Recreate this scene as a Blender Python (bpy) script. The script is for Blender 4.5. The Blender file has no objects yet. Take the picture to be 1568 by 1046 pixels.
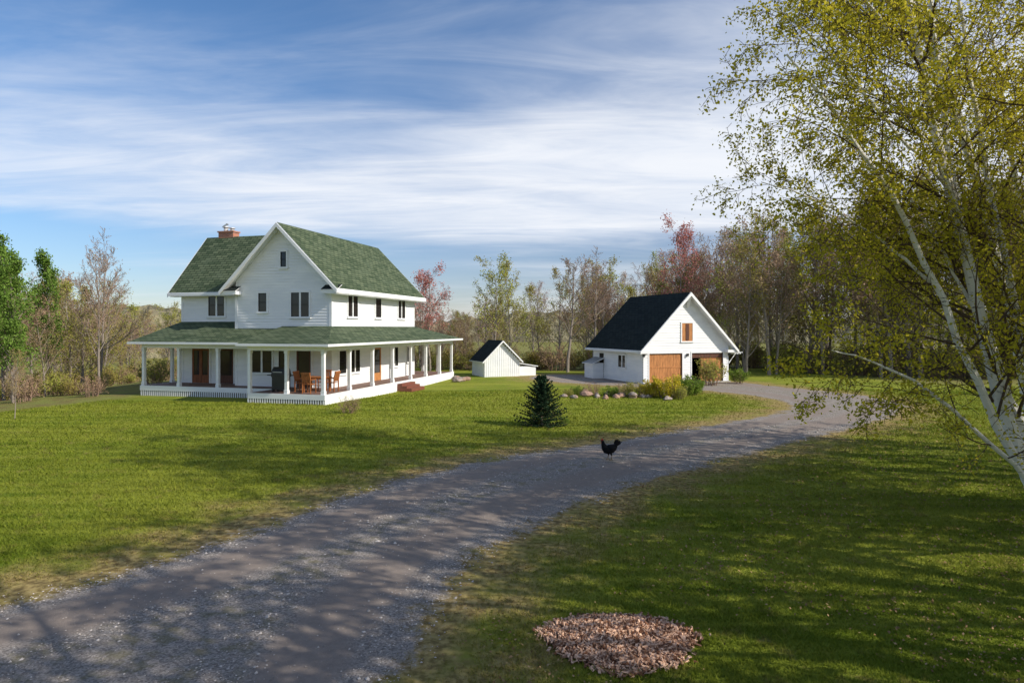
import bpy, math, numpy as np
from mathutils import Vector
rng=np.random.default_rng(7)
scene=bpy.context.scene
H=3.6
# ------------------------------------------------------------------ helpers
def link(o,parent=None):
    scene.collection.objects.link(o)
    if parent is not None: o.parent=parent
    return o
def empty(name,loc=(0,0,0),rz=0,parent=None):
    e=bpy.data.objects.new(name,None); e.location=loc; e.rotation_euler=(0,0,rz); e.empty_display_size=.2
    return link(e,parent)
def fastmesh(name,V,F,mats,mi=None,attrs=None,smooth=False):
    V=np.asarray(V,dtype=np.float32); F=np.asarray(F,dtype=np.int32)
    me=bpy.data.meshes.new(name); k=F.shape[1]
    me.vertices.add(len(V)); me.vertices.foreach_set('co',V.ravel())
    me.loops.add(F.size); me.loops.foreach_set('vertex_index',F.ravel())
    me.polygons.add(len(F)); me.polygons.foreach_set('loop_start',np.arange(0,F.size,k,dtype=np.int32))
    if mi is not None: me.polygons.foreach_set('material_index',np.asarray(mi,dtype=np.int32))
    me.polygons.foreach_set('use_smooth',np.full(len(F),smooth))
    for m in mats: me.materials.append(m)
    if attrs:
        for kx,a in attrs.items():
            at=me.attributes.new(kx,'FLOAT','POINT'); at.data.foreach_set('value',np.asarray(a,dtype=np.float32))
    me.update(calc_edges=True); me.validate()
    return me
class NT:
    def __init__(s,name,world=False):
        s.m=bpy.data.materials.new(name) if not world else bpy.data.worlds.new(name)
        s.m.use_nodes=True; s.t=s.m.node_tree; s.n=s.t.nodes; s.n.clear()
        s.out=s.n.new('ShaderNodeOutputWorld' if world else 'ShaderNodeOutputMaterial')
    def node(s,ty,ins=None,**kw):
        n=s.n.new('ShaderNode'+ty)
        for k,v in kw.items(): setattr(n,k,v)
        if ins:
            for k,v in ins.items(): s.set(n.inputs[k],v)
        return n
    def set(s,sock,v):
        if isinstance(v,bpy.types.NodeSocket): s.t.links.new(v,sock)
        elif isinstance(v,bpy.types.Node): s.t.links.new(v.outputs[0],sock)
        else:
            if hasattr(sock.default_value,'__len__') and len(sock.default_value)==4 and len(v)==3: v=(*v,1)
            sock.default_value=v
    def math(s,op,a,b=0.,c=0.,clamp=False):
        n=s.node('Math',operation=op,use_clamp=clamp)
        s.set(n.inputs[0],a); s.set(n.inputs[1],b); s.set(n.inputs[2],c); return n.outputs[0]
    def smooth(s,v,a,b,lo=0.,hi=1.):
        n=s.node('MapRange',interpolation_type='SMOOTHSTEP')
        for i,x in enumerate((v,a,b,lo,hi)): s.set(n.inputs[i],x)
        return n.outputs[0]
    def mix(s,f,a,b,bt='MIX'):
        n=s.node('Mix',data_type='RGBA',blend_type=bt)
        s.set(n.inputs[0],f); s.set(n.inputs[6],a); s.set(n.inputs[7],b); return n.outputs[2]
    def noise(s,vec,scale,detail=4,rough=.55,dist=0.):
        n=s.node('TexNoise',ins={'Scale':scale,'Detail':detail,'Roughness':rough,'Distortion':dist})
        if vec is not None: s.set(n.inputs['Vector'],vec)
        return n.outputs[0]
    def mapping(s,vec,scale=(1,1,1),rot=(0,0,0)):
        n=s.node('Mapping'); s.set(n.inputs['Vector'],vec); n.inputs['Scale'].default_value=scale; n.inputs['Rotation'].default_value=rot; return n.outputs[0]
    def pos(s): return s.node('NewGeometry').outputs['Position']
    def obj(s): return s.node('TexCoord').outputs['Object']
    def island(s): return s.node('NewGeometry').outputs['Random Per Island']
    def bsdf(s,col,rough=.8,spec=.3,bump=None,bstr=.3,bdist=.02,metal=0.):
        b=s.node('BsdfPrincipled'); s.set(b.inputs['Base Color'],col); s.set(b.inputs['Roughness'],rough)
        s.set(b.inputs['Specular IOR Level'],spec); s.set(b.inputs['Metallic'],metal)
        if bump is not None:
            bn=s.node('Bump',ins={'Strength':bstr,'Distance':bdist,'Height':bump}); s.t.links.new(bn.outputs[0],b.inputs['Normal'])
        s.t.links.new(b.outputs[0],s.out.inputs[0]); return s.m
def simple(name,c,rough=.7,spec=.3,var=.15,scale=3.,metal=0.,bstr=.15):
    t=NT(name); n=t.noise(t.obj(),scale,5); c2=tuple(x*(1-var*1.5) for x in c)
    c1=tuple(min(1,x*(1+var)) for x in c)
    return t.bsdf(t.mix(t.smooth(n,.3,.7),c2,c1),rough,spec,t.noise(t.obj(),scale*12,3),bstr,.01,metal)
def leafmat(name,c1,c2,c3=None,trans=.3):
    t=NT(name); r=t.island(); col=t.mix(r,c1,c2)
    if c3: col=t.mix(t.smooth(t.noise(t.pos(),.35,1),.45,.62),col,c3)
    d=t.node('BsdfDiffuse'); t.set(d.inputs[0],col)
    if trans<=0: t.t.links.new(d.outputs[0],t.out.inputs[0]); return t.m
    tr=t.node('BsdfTranslucent'); t.set(tr.inputs[0],col)
    mx=t.node('MixShader'); mx.inputs[0].default_value=trans
    t.t.links.new(d.outputs[0],mx.inputs[1]); t.t.links.new(tr.outputs[0],mx.inputs[2]); t.t.links.new(mx.outputs[0],t.out.inputs[0])
    return t.m
# ------------------------------------------------------------------ materials
def m_white():
    t=NT('white_paint'); p=t.obj()
    n=t.noise(t.mapping(p,(.6,.6,3)),1.2,5); n2=t.noise(p,14,3)
    c=t.mix(t.smooth(n,.35,.7),(.77,.79,.82),(.86,.87,.88)); c=t.mix(t.math('MULTIPLY',t.smooth(n2,.55,.8),.12),c,(.5,.5,.47))
    return t.bsdf(c,.55,.3,n2,.05,.01)
WHITE=m_white()
def m_roof(name,c1,c2,mort,patch):
    t=NT(name); uv=t.node('TexCoord').outputs['UV']
    b=t.node('TexBrick',ins={'Vector':uv,'Color1':c1,'Color2':c2,'Mortar':mort,'Scale':1.,'Mortar Size':.02,'Bias':0.,'Brick Width':.42,'Row Height':.19})
    n=t.noise(uv,1.3,4); c=t.mix(t.math('MULTIPLY',t.smooth(n,.45,.75),.5),b.outputs[0],patch)
    n2=t.noise(uv,30,3); c=t.mix(.35,c,t.mix(n2,(.0,.0,.0),(1,1,1)),'OVERLAY')
    return t.bsdf(c,.9,.15,b.outputs[1],-.5,.02)
GREEN=m_roof('green_shingles',(.048,.074,.040),(.125,.155,.092),(.012,.022,.014),(.10,.13,.085))
BLACKR=m_roof('dark_shingles',(.013,.020,.020),(.026,.034,.032),(.006,.008,.008),(.022,.03,.028))
def m_glass():
    t=NT('window_glass'); n=t.noise(t.obj(),1.7,2)
    return t.bsdf(t.mix(n,(.012,.014,.017),(.04,.032,.028)),.06,.5)
GLASS=m_glass()
def m_wood(name,c,vert=True,rough=.55):
    t=NT(name); p=t.obj(); n=t.noise(t.mapping(p,(14,14,1.2) if vert else (1.2,14,14)),2,5)
    c2=tuple(x*.5 for x in c); return t.bsdf(t.mix(t.smooth(n,.3,.7),c2,c),rough,.35,n,.2,.01)
DOORW=m_wood('stained_door_wood',(.30,.10,.04)); DARKW=m_wood('dark_door_wood',(.13,.05,.03))
CEDAR=m_wood('cedar_wood',(.60,.26,.09)); TABLEW=m_wood('patio_wood',(.45,.16,.05)); DECK=m_wood('deck_boards',(.26,.16,.13),False,.7)
BLACK=simple('black_enamel',(.02,.021,.023),.35,.5); METAL=simple('chimney_metal',(.6,.6,.6),.45,.5,metal=.5)
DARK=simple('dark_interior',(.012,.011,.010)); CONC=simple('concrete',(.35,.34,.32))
def m_brick():
    t=NT('red_brick'); p=t.obj()
    b=t.node('TexBrick',ins={'Vector':t.mapping(p,(1,1,1),(math.radians(90),0,0)),'Color1':(.50,.16,.08,1),'Color2':(.36,.11,.06,1),'Mortar':(.35,.3,.27,1),'Scale':1.,'Mortar Size':.012,'Brick Width':.22,'Row Height':.075})
    return t.bsdf(b.outputs[0],.85,.2,b.outputs[1],-.3,.01)
BRICK=m_brick()
def m_rock():
    t=NT('field_stone'); p=t.pos(); n=t.noise(p,6,6)
    c=t.mix(t.smooth(n,.3,.7),(.17,.14,.12),(.42,.37,.33)); c=t.mix(t.smooth(t.noise(p,.9,1),.45,.6),c,(.34,.22,.17)); return t.bsdf(c,.9,.2,n,.6,.03)
ROCK=m_rock()
def m_bark(name,c1,c2):
    t=NT(name); n=t.noise(t.mapping(t.obj(),(6,6,1.2)),3,3); return t.bsdf(t.mix(n,c1,c2),.9,.1)
BARK=m_bark('grey_bark',(.12,.10,.085),(.42,.36,.31)); BARKB=m_bark('brown_twig_bark',(.14,.095,.07),(.42,.29,.22))
def m_birch():
    t=NT('birch_bark'); p=t.obj()
    n=t.noise(t.mapping(p,(3,3,16)),1.6,4); n2=t.noise(p,1.6,4)
    c=t.mix(t.smooth(n,.60,.70),(.80,.77,.72),(.07,.06,.05)); c=t.mix(t.smooth(n2,.58,.85),c,(.42,.34,.26)); return t.bsdf(c,.75,.2,n,.3,.01)
BIRCH=m_birch()
TWIG=m_bark('birch_twigs',(.045,.03,.022),(.17,.12,.085))
L_BIRCH=leafmat('birch_leaves',(.38,.37,.03),(.68,.58,.06),(.52,.46,.04),.5)
L_OLIVE=leafmat('olive_buds',(.26,.22,.06),(.40,.34,.09),(.29,.31,.07))
L_YG=leafmat('yellow_green_leaves',(.29,.32,.06),(.46,.46,.11),(.36,.33,.09))
L_RED=leafmat('red_maple_buds',(.50,.18,.16),(.62,.30,.26))
L_GREEN=leafmat('aspen_leaves',(.10,.18,.03),(.22,.34,.07))
L_TAN=leafmat('tan_catkins',(.38,.26,.17),(.50,.34,.24),(.40,.33,.13))
L_PINK=leafmat('pinkish_buds',(.44,.26,.20),(.54,.36,.29),(.42,.33,.20))
L_BUSHG=leafmat('shrub_leaves',(.10,.19,.03),(.27,.36,.06)); L_BUSHY=leafmat('forsythia_leaves',(.42,.38,.04),(.66,.54,.05))
L_SPR=leafmat('spruce_needles',(.016,.034,.020),(.04,.072,.036),trans=0)
# ------------------------------------------------------------------ road outline / signed distance
R=[(-16,-4),(-13,1),(-9.8,5.6),(-6.69,8.53),(-5.58,9.55),(-4.78,11.0),(-3.76,13.2),(-2.49,15.2),(-.61,17.8),(1.9,19.8),(4.8,22.2),(8.77,25.4),(12.1,28.3),(13.5,31.3),(13.2,34.6),(12.0,36.8),(10.5,38.4),(8.0,40.2),(4.9,42.3),(2.0,44.8),(1.0,47.5),(3.4,51),(5.8,50),(8.4,42.8),(15.2,45.3),(16.2,40),(18.8,35.5),(19.4,32),(16.6,28.2),(13.8,24.8),(10.2,21.8),(6.14,18.3),(3.43,15.9),(1.56,13.5),(-.05,11.4),(-.9,9.55),(-1.13,7.9),(-1.22,6.6),(-1.4,4),(-2.2,1),(-5,-4)]
def chaikin(P,k=2):
    P=np.array(P,float)
    for _ in range(k):
        Q=np.roll(P,-1,0); P=np.stack([.75*P+.25*Q,.25*P+.75*Q],1).reshape(-1,2)
    return P
RP=chaikin(R)
def sdist(X,Y):
    X=np.asarray(X,float); Y=np.asarray(Y,float); d=np.full(X.shape,1e9); ins=np.zeros(X.shape,bool)
    A=RP; B=np.roll(RP,-1,0)
    for (ax,ay),(bx,by) in zip(A,B):
        ex,ey=bx-ax,by-ay; L=ex*ex+ey*ey+1e-12
        t=np.clip(((X-ax)*ex+(Y-ay)*ey)/L,0,1); d=np.minimum(d,(X-ax-t*ex)**2+(Y-ay-t*ey)**2)
        c=((ay>Y)!=(by>Y))&(X<(bx-ax)*(Y-ay)/(by-ay+1e-12)+ax); ins^=c
    d=np.sqrt(d); return np.where(ins,d,-d)
def ground_z(X,Y):
    X=np.asarray(X,float);Y=np.asarray(Y,float)
    z=.035*np.sin(X*.31+Y*.17)+.03*np.sin(X*.13-Y*.37+1)
    near=np.clip((np.hypot(X,Y)-5)/10,0,1); z=z*near
    w=np.clip((-21-X)/30,0,1); z=z-3.2*w*w*(3-2*w)
    return z
def wildf(X,Y):
    X=np.asarray(X,float);Y=np.asarray(Y,float)
    a=np.clip((-20.5-X+1.0*np.sin(Y*.4))/1.5,0,1); b=np.clip((Y-56+2*np.sin(X*.2))/2,0,1); c=np.clip((X-25)/2,0,1)*np.clip((Y-40)/3,0,1)
    return np.maximum(np.maximum(a,b),c)
def m_ground(name,blade=False):
    t=NT(name); p=t.pos(); d=t.node('Attribute',attribute_name='dist').outputs['Fac']; w=t.node('Attribute',attribute_name='wild').outputs['Fac']
    nl=t.noise(p,.22,2); nm=t.noise(p,1.1,4); nf=t.noise(p,9,4)
    g=t.mix(t.smooth(nm,.3,.7),(.115,.165,.013),(.195,.24,.025))
    g=t.mix(t.math('MULTIPLY',t.smooth(nl,.40,.60),.6),g,(.27,.28,.038))
    ms=t.noise(t.mapping(p,(.05,1.1,1),(0,0,math.radians(-8))),1.3,3); g=t.mix(t.math('MULTIPLY',t.smooth(ms,.44,.58),.65),g,(.30,.33,.045))
    g=t.mix(t.math('MULTIPLY',t.smooth(t.noise(p,1.9,5,.72),.54,.68),.62),g,(.27,.20,.075))
    g=t.mix(t.math('MULTIPLY',t.smooth(nf,.4,.75),.3),g,(.055,.09,.013))
    wl=t.mix(t.smooth(nm,.35,.65),(.19,.16,.06),(.21,.23,.06)); g=t.mix(w,g,wl)
    e=t.math('ADD',d,t.math('MULTIPLY',t.math('SUBTRACT',nm,.5),5.2))
    dry=t.mix(t.smooth(nf,.35,.65),(.18,.12,.055),(.44,.33,.14))
    g=t.mix(t.math('MULTIPLY',t.smooth(e,-2.5,.0),.92),g,dry)
    if blade:
        r=t.island(); g=t.mix(t.math('MULTIPLY',r,.5),g,t.mix(r,(.06,.12,.01),(.34,.37,.07)))
        df=t.node('BsdfDiffuse'); t.set(df.inputs[0],g); tr=t.node('BsdfTranslucent'); t.set(tr.inputs[0],g)
        mx=t.node('MixShader'); mx.inputs[0].default_value=.35
        t.t.links.new(df.outputs[0],mx.inputs[1]); t.t.links.new(tr.outputs[0],mx.inputs[2]); t.t.links.new(mx.outputs[0],t.out.inputs[0]); return t.m
    nff=t.noise(p,70,4,.7)
    vo=t.node('TexVoronoi',ins={'Vector':p,'Scale':48.}); vc=t.node('SeparateColor',ins={0:vo.outputs['Color']}).outputs[0]
    gv=t.mix(vc,(.15,.135,.125),(.44,.40,.365)); dirt=t.mix(nf,(.22,.18,.155),(.34,.285,.245))
    tr=t.math('ADD',d,t.math('MULTIPLY',t.math('SUBTRACT',nm,.5),.9))
    trk=t.math('MULTIPLY',t.smooth(tr,.35,.75),t.smooth(tr,1.35,1.75,1.,0.))
    gr=t.mix(t.math('MULTIPLY',t.math('ADD',t.math('MULTIPLY',trk,.8),.2),t.smooth(nff,.2,.5)),gv,dirt)
    gr=t.mix(t.math('MULTIPLY',t.smooth(nff,.62,.72),.45),gr,(.56,.52,.48))
    ed=t.math('ADD',d,t.math('ADD',t.math('MULTIPLY',t.math('SUBTRACT',nm,.5),1.6),t.math('MULTIPLY',t.math('SUBTRACT',nf,.5),1.0)))
    m=t.smooth(ed,-.2,.2)
    cs=t.math('MULTIPLY',t.smooth(t.math('ADD',d,t.math('MULTIPLY',t.math('SUBTRACT',nm,.5),1.)),1.5,1.9),t.smooth(t.noise(p,3.1,5,.7),.48,.62))
    gr=t.mix(t.math('MULTIPLY',cs,.6),gr,(.17,.155,.08))
    c=t.mix(m,g,gr)
    hb=t.math('ADD',t.math('MULTIPLY',nf,.6),nff)
    return t.bsdf(c,.95,.1,hb,.7,.03)
GROUND=m_ground('lawn_and_gravel'); BLADE=m_ground('grass_blades',True)
def axis(a,b,st,far):
    o=np.geomspace(1,far,22); return np.concatenate([a-o[::-1],np.arange(a,b+1e-6,st),b+o])
xs=axis(-40,36,.35,1800); ys=axis(-8,62,.35,1800)
GX,GY=np.meshgrid(xs,ys); GXf,GYf=GX.ravel(),GY.ravel(); DD=sdist(GXf,GYf)
V=np.stack([GXf,GYf,ground_z(GXf,GYf)],1); nx=len(xs); ny=len(ys)
idx=np.arange(nx*ny).reshape(ny,nx); F=np.stack([idx[:-1,:-1],idx[:-1,1:],idx[1:,1:],idx[1:,:-1]],-1).reshape(-1,4)
me=fastmesh('ground',V,F,[GROUND],attrs={'dist':np.clip(DD,-50,50),'wild':wildf(GXf,GYf)},smooth=True)
link(bpy.data.objects.new('lawn_ground',me))
keep=(DD[F]>-.9).all(1); Fr=F[keep]; used=np.unique(Fr); rm=np.full(nx*ny,-1); rm[used]=np.arange(len(used))
Vr=V[used].copy(); Vr[:,2]+=.004+.03*np.clip(DD[used]/1.5,0,1)
me=fastmesh('driveway',Vr,rm[Fr],[GROUND],attrs={'dist':DD[used],'wild':np.zeros(len(used))},smooth=True)
link(bpy.data.objects.new('gravel_driveway',me))
MC=(1.24,7.5)
def blades(N,y0,y1,seed):
    r=np.random.default_rng(seed); Y=np.exp(r.uniform(math.log(y0),math.log(y1),N)); X=r.uniform(-1,1,N)*(.82*Y+.8)
    d=sdist(X,Y); cl=np.sin(X*2.1+np.sin(Y*1.7)*2)*np.sin(Y*2.6+X)*.35+.25*np.sin(X*5.3+Y*4.1)
    k=(d+cl*1.3<-.12)&(((X-MC[0])/.85)**2+((Y-MC[1])/.66)**2>1)&(wildf(X,Y)<.5)
    thin=r.uniform(0,1,N)<np.clip(.15+(-d+cl*.8)*.35,.12,1); k&=thin
    hx=X+8.68; hy=Y-30.25; t=-(hx*.965-hy*.262); s=hx*.262+hy*.965; k&=~((t>-.1)&(t<12.5)&(s>-.1)&(s<17.3))
    X,Y,d=X[k],Y[k],d[k]; n=len(X); Z=ground_z(X,Y)
    patch=.75+.5*np.sin(X*1.3+2*np.sin(Y*.9))*np.sin(Y*1.9+X*.6)
    h=(.030+.0009*Y)*r.uniform(.5,1.5,n)*(.7+.5*np.clip(patch,0,1.3))*np.clip(.45+(-d)*.35,.45,1); wd=(.0032+.0006*Y)*r.uniform(.7,1.3,n)
    a=r.uniform(0,2*math.pi,n); lx,ly=r.normal(0,.6,n)*h,r.normal(0,.6,n)*h
    c=np.stack([X,Y,Z],1); u=np.stack([np.cos(a)*wd,np.sin(a)*wd,np.zeros(n)],1)
    V=np.stack([c-u,c+u,c+np.stack([lx,ly,h],1)],1).reshape(-1,3)
    return V,np.repeat(d,3)
bv,bd=blades(430000,5.2,38,3)
me=fastmesh('grass',bv,np.arange(len(bv)).reshape(-1,3),[BLADE],attrs={'dist':bd,'wild':np.zeros(len(bd))})
link(bpy.data.objects.new('grass_blades',me))
r=np.random.default_rng(5); N=90000; Y=np.exp(r.uniform(math.log(5.2),math.log(24),N)); X=r.uniform(-1,1,N)*(.82*Y+.8); d=sdist(X,Y)
wob=.35*np.sin(X*1.1+Y*.8)+.25*np.sin(X*2.3-Y*1.9)
pr=np.exp(-((d-.15+wob*.4)/.3)**2)+.8*np.exp(-((d-1.95+wob)/.4)**2)+.08
k=(d>-.35)&(r.uniform(0,1,N)<pr); X,Y,d=X[k],Y[k],d[k]; n=len(X); sz=(.005+.0005*Y)*r.lognormal(0,.45,n)
octa=np.array([[1,0,0],[0,1,0],[-1,0,0],[0,-1,0],[0,0,.7],[0,0,-.4]],float); of=np.array([[0,1,4],[1,2,4],[2,3,4],[3,0,4]])
jit=octa[None]*r.uniform(.6,1.3,(n,6,1))*sz[:,None,None]; a=r.uniform(0,6.28,n); ca,sa=np.cos(a)[:,None],np.sin(a)[:,None]
jx=jit[...,0]*ca-jit[...,1]*sa; jy=jit[...,0]*sa+jit[...,1]*ca
V=np.stack([jx+X[:,None],jy+Y[:,None],jit[...,2]+(ground_z(X,Y)+.008+.03*np.clip(d/1.5,0,1))[:,None]],-1).reshape(-1,3)
F=(of[None]+6*np.arange(n)[:,None,None]).reshape(-1,3)
t=NT('loose_gravel'); GRV=t.bsdf(t.mix(t.island(),(.18,.16,.15),(.62,.57,.53)),.9,.2)
link(bpy.data.objects.new('loose_gravel_stones',fastmesh('stones',V,F,[GRV])))
def mulch():
    r=np.random.default_rng(9); n=5200; a=r.uniform(0,6.28,n); q=np.sqrt(r.uniform(0,1,n))*(1+.10*np.sin(3*a)+.06*np.sin(7*a+1)+.08*r.normal(0,1,n))
    x=MC[0]+.84*q*np.cos(a); y=MC[1]+.66*q*np.sin(a); z=.012+.09*np.clip(1-q*q,0,1)+r.uniform(0,.035,n)
    L=r.uniform(.014,.048,n); W=r.uniform(.006,.016,n)
    u=r.normal(0,1,(n,3))*np.array([1,1,.6]); u/=np.linalg.norm(u,axis=1)[:,None]; w=np.cross(u,r.normal(0,.5,(n,3))+np.array([0,0,1])); w/=np.linalg.norm(w,axis=1)[:,None]
    nn=np.cross(u,w)*.004; c=np.stack([x,y,z],1); u*=L[:,None]; w*=W[:,None]
    P=[c-u-w-nn,c+u-w-nn,c+u+w-nn,c-u+w-nn,c-u-w+nn,c+u-w+nn,c+u+w+nn,c-u+w+nn]; V=np.stack(P,1).reshape(-1,3)
    f=np.array([[0,3,2,1],[4,5,6,7],[0,1,5,4],[1,2,6,5],[2,3,7,6],[3,0,4,7]]); F=(f[None]+8*np.arange(n)[:,None,None]).reshape(-1,4)
    t=NT('wood_chips'); i=t.island(); c=t.mix(t.smooth(i,.05,1.),(.17,.075,.04),(.78,.52,.37)); M=t.bsdf(c,.85,.15)
    e=empty('mulch_bed'); link(bpy.data.objects.new('wood_chips',fastmesh('chips',V,F,[M])),e)
    k=40; rr=np.linspace(0,1,8); V=[];
    for q in rr:
        for j in range(k):
            a=6.2832*j/k; m=1+.10*math.sin(3*a)+.06*math.sin(7*a+1); V.append((MC[0]+.84*q*m*math.cos(a),MC[1]+.66*q*m*math.sin(a),.006+.085*(1-q*q)))
    F=[(i*k+j,i*k+(j+1)%k,(i+1)*k+(j+1)%k,(i+1)*k+j) for i in range(7) for j in range(k)]
    link(bpy.data.objects.new('soil',fastmesh('soil',V,F,[simple('soil',(.09,.045,.028))],smooth=True)),e)
mulch()
r=np.random.default_rng(31); n=12000; Y=np.exp(r.uniform(math.log(5.2),math.log(24),n)); X=r.uniform(-.2,1,n)*(.82*Y+.5); kk=(sdist(X,Y)<-.2)&(np.sin(X*1.2+1)*np.sin(Y*1.1)+X*.14+r.normal(0,.3,n)>.5); X,Y=X[kk],Y[kk]; n=len(X)
c=np.stack([X,Y,ground_z(X,Y)+.03+r.uniform(0,.02,n)],1); u=r.normal(0,1,(n,3))*np.array([1,1,.4]); u/=np.linalg.norm(u,axis=1)[:,None]; w=np.cross(u,r.normal(0,.5,(n,3))+np.array([0,0,1])); w/=np.linalg.norm(w,axis=1)[:,None]; s=(.012+.001*Y)*r.uniform(.5,1.3,n); u*=s[:,None]; w*=.6*s[:,None]
link(bpy.data.objects.new('fallen_leaves',fastmesh('leaves',np.stack([c-u,c-w,c+u,c+w],1).reshape(-1,3),np.arange(4*n).reshape(-1,4),[leafmat('dead_leaves',(.14,.08,.045),(.44,.30,.16),trans=0)])))
# ------------------------------------------------------------------ mesh builder
class MB:
    def __init__(s): s.v=[];s.f=[];s.m=[];s.uv=[];s.mats=[]
    def mi(s,m):
        if m not in s.mats: s.mats.append(m)
        return s.mats.index(m)
    def face(s,pts,m,uv=None):
        b=len(s.v); s.v+=[tuple(p) for p in pts]; s.f.append(tuple(range(b,b+len(pts)))); s.m.append(s.mi(m)); s.uv.append(uv or [(0,0)]*len(pts))
    def obox(s,O,U,N,u0,u1,n0,n1,z0,z1,m):
        O=Vector(O);U=Vector(U);N=Vector(N);Z=Vector((0,0,1))
        c=[O+U*u+N*n+Z*z for z in (z0,z1) for u,n in ((u0,n0),(u1,n0),(u1,n1),(u0,n1))]
        for f in ((3,2,1,0),(4,5,6,7),(0,1,5,4),(1,2,6,5),(2,3,7,6),(3,0,4,7)): s.face([c[i] for i in f],m)
    def box(s,x0,x1,y0,y1,z0,z1,m): s.obox((0,0,0),(1,0,0),(0,1,0),x0,x1,y0,y1,z0,z1,m)
    def slab(s,pts,th,mt,ms):
        P=[Vector(p) for p in pts]; e=(P[1]-P[0]).normalized(); n=(P[1]-P[0]).cross(P[-1]-P[0]).normalized()
        if n.z<0: P=[P[1],P[0]]+P[:1:-1]; e=(P[1]-P[0]).normalized(); n=-n
        w=n.cross(e); uv=[((p-P[0]).dot(e)+P[0].x*.37,(p-P[0]).dot(w)) for p in P]
        s.face(P,mt,uv); Q=[p-Vector((0,0,th)) for p in P]; s.face(Q[::-1],ms)
        for i in range(len(P)):
            j=(i+1)%len(P); s.face([P[i],Q[i],Q[j],P[j]],ms)
    def prism(s,poly,off,m):
        P=[Vector(p) for p in poly]; o=Vector(off); Q=[p+o for p in P]; s.face(P,m); s.face(Q[::-1],m)
        for i in range(len(P)):
            j=(i+1)%len(P); s.face([P[i],Q[i],Q[j],P[j]],m)
    def lap(s,O,U,N,u0,u1,z0,z1,m,h=.15):
        O=Vector(O);U=Vector(U);N=Vector(N);Z=Vector((0,0,1)); f0=u0 if callable(u0) else (lambda z:u0); f1=u1 if callable(u1) else (lambda z:u1)
        z=z0
        while z<z1-1e-4:
            zz=min(z+h,z1); a0,a1,b0,b1=f0(z),f1(z),f0(zz),f1(zz)
            if a1<=a0: break
            if b1<b0: b0=b1=(b0+b1)/2
            A=O+U*a0+N*.026+Z*z;B=O+U*a1+N*.026+Z*z;C=O+U*b1+N*.002+Z*zz;D=O+U*b0+N*.002+Z*zz
            s.face([A,B,C,D],m); s.face([O+U*a0+Z*z,O+U*a1+Z*z,B,A],m); z=zz
    def cyl(s,p0,p1,r0,r1,m,n=10):
        p0=Vector(p0);p1=Vector(p1);d=(p1-p0).normalized(); a=d.orthogonal().normalized(); b=d.cross(a)
        A=[p0+(a*math.cos(2*math.pi*i/n)+b*math.sin(2*math.pi*i/n))*r0 for i in range(n)];B=[p1+(a*math.cos(2*math.pi*i/n)+b*math.sin(2*math.pi*i/n))*r1 for i in range(n)]
        for i in range(n): s.face([A[i],A[(i+1)%n],B[(i+1)%n],B[i]],m)
        s.face(A[::-1],m); s.face(B,m)
    def window(s,O,U,N,u,z0,z1,w,cols=2,rows=1,door=None,glass=None):
        g=glass or GLASS; T=.09; fm=WHITE
        s.obox(O,U,N,u-w/2-T,u-w/2,0,.07,z0-T,z1+T,fm); s.obox(O,U,N,u+w/2,u+w/2+T,0,.07,z0-T,z1+T,fm)
        s.obox(O,U,N,u-w/2,u+w/2,0,.072,z1,z1+T+.02,fm)
        if not door: s.obox(O,U,N,u-w/2-T-.02,u+w/2+T+.02,0,.10,z0-T-.02,z0-.001,fm)
        s.obox(O,U,N,u-w/2,u+w/2,0,.028,z0,z1,g)
        cw=w/cols
        for i in range(cols):
            a=u-w/2+i*cw; b=a+cw; sm=door or DARK; k=.10 if door else .03
            s.obox(O,U,N,a,a+k,.028,.052,z0,z1,sm); s.obox(O,U,N,b-k,b,.028,.052,z0,z1,sm)
            s.obox(O,U,N,a+k,b-k,.028,.05,z1-k,z1,sm); s.obox(O,U,N,a+k,b-k,.028,.05,z0,z0+(.45 if door else k),sm)
            if not door:
                zm=(z0+z1)/2; s.obox(O,U,N,a+k,b-k,.028,.047,zm-.015,zm+.015,sm)
            if i: s.obox(O,U,N,a-.05,a+.05,.03,.062,z0,z1,fm if not door else door)
    def build(s,name,parent=None,smooth=False,loc=None,rz=0,sc=1.):
        me=bpy.data.meshes.new(name); me.from_pydata(s.v,[],s.f); me.materials.clear()
        for m in s.mats: me.materials.append(m)
        me.polygons.foreach_set('material_index',s.m); uvl=me.uv_layers.new(name='UVMap'); fl=[c for u in s.uv for p in u for c in p]; uvl.data.foreach_set('uv',fl)
        if smooth: me.polygons.foreach_set('use_smooth',[True]*len(s.f))
        me.update(); o=bpy.data.objects.new(name,me); link(o,parent)
        if loc: o.location=loc
        o.scale=(sc,sc,sc); o.rotation_euler=(0,0,rz); return o
X_=(1,0,0);Y_=(0,1,0);NX=(-1,0,0);NY=(0,-1,0)
# ------------------------------------------------------------------ FARMHOUSE   local x=-t, y=s
house=empty('farmhouse',(-8.68,30.25,0),-math.radians(15.2))
RZ=9.15; RT=4.5
w=MB()
def gz_l(z): return -7.4 if z<6.25 else -RT-(RZ-.12-z)
def gz_r(z): return -1.6 if z<6.25 else -RT+(RZ-.12-z)
w.lap((0,3.3,0),X_,NY,gz_l,gz_r,.51,9.0,WHITE)
w.lap((-1.6,0,0),Y_,X_,3.3,13.8,.51,5.7,WHITE)
w.lap((0,4.2,0),X_,NY,-11.7,-7.4,.51,5.7,WHITE)
wl=lambda z:4.2 if z<6.17 else 6.8-(RZ-.12-z)/1.14
wr=lambda z:9.4 if z<6.17 else 6.8+(RZ-.12-z)/1.14
w.lap((-11.7,0,0),Y_,NX,wl,wr,.51,9.0,WHITE)
w.lap((-7.4,0,0),Y_,NX,3.3,4.2,.51,5.9,WHITE); w.lap((-7.4,0,0),Y_,NX,9.4,13.8,.51,5.7,WHITE)
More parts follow.
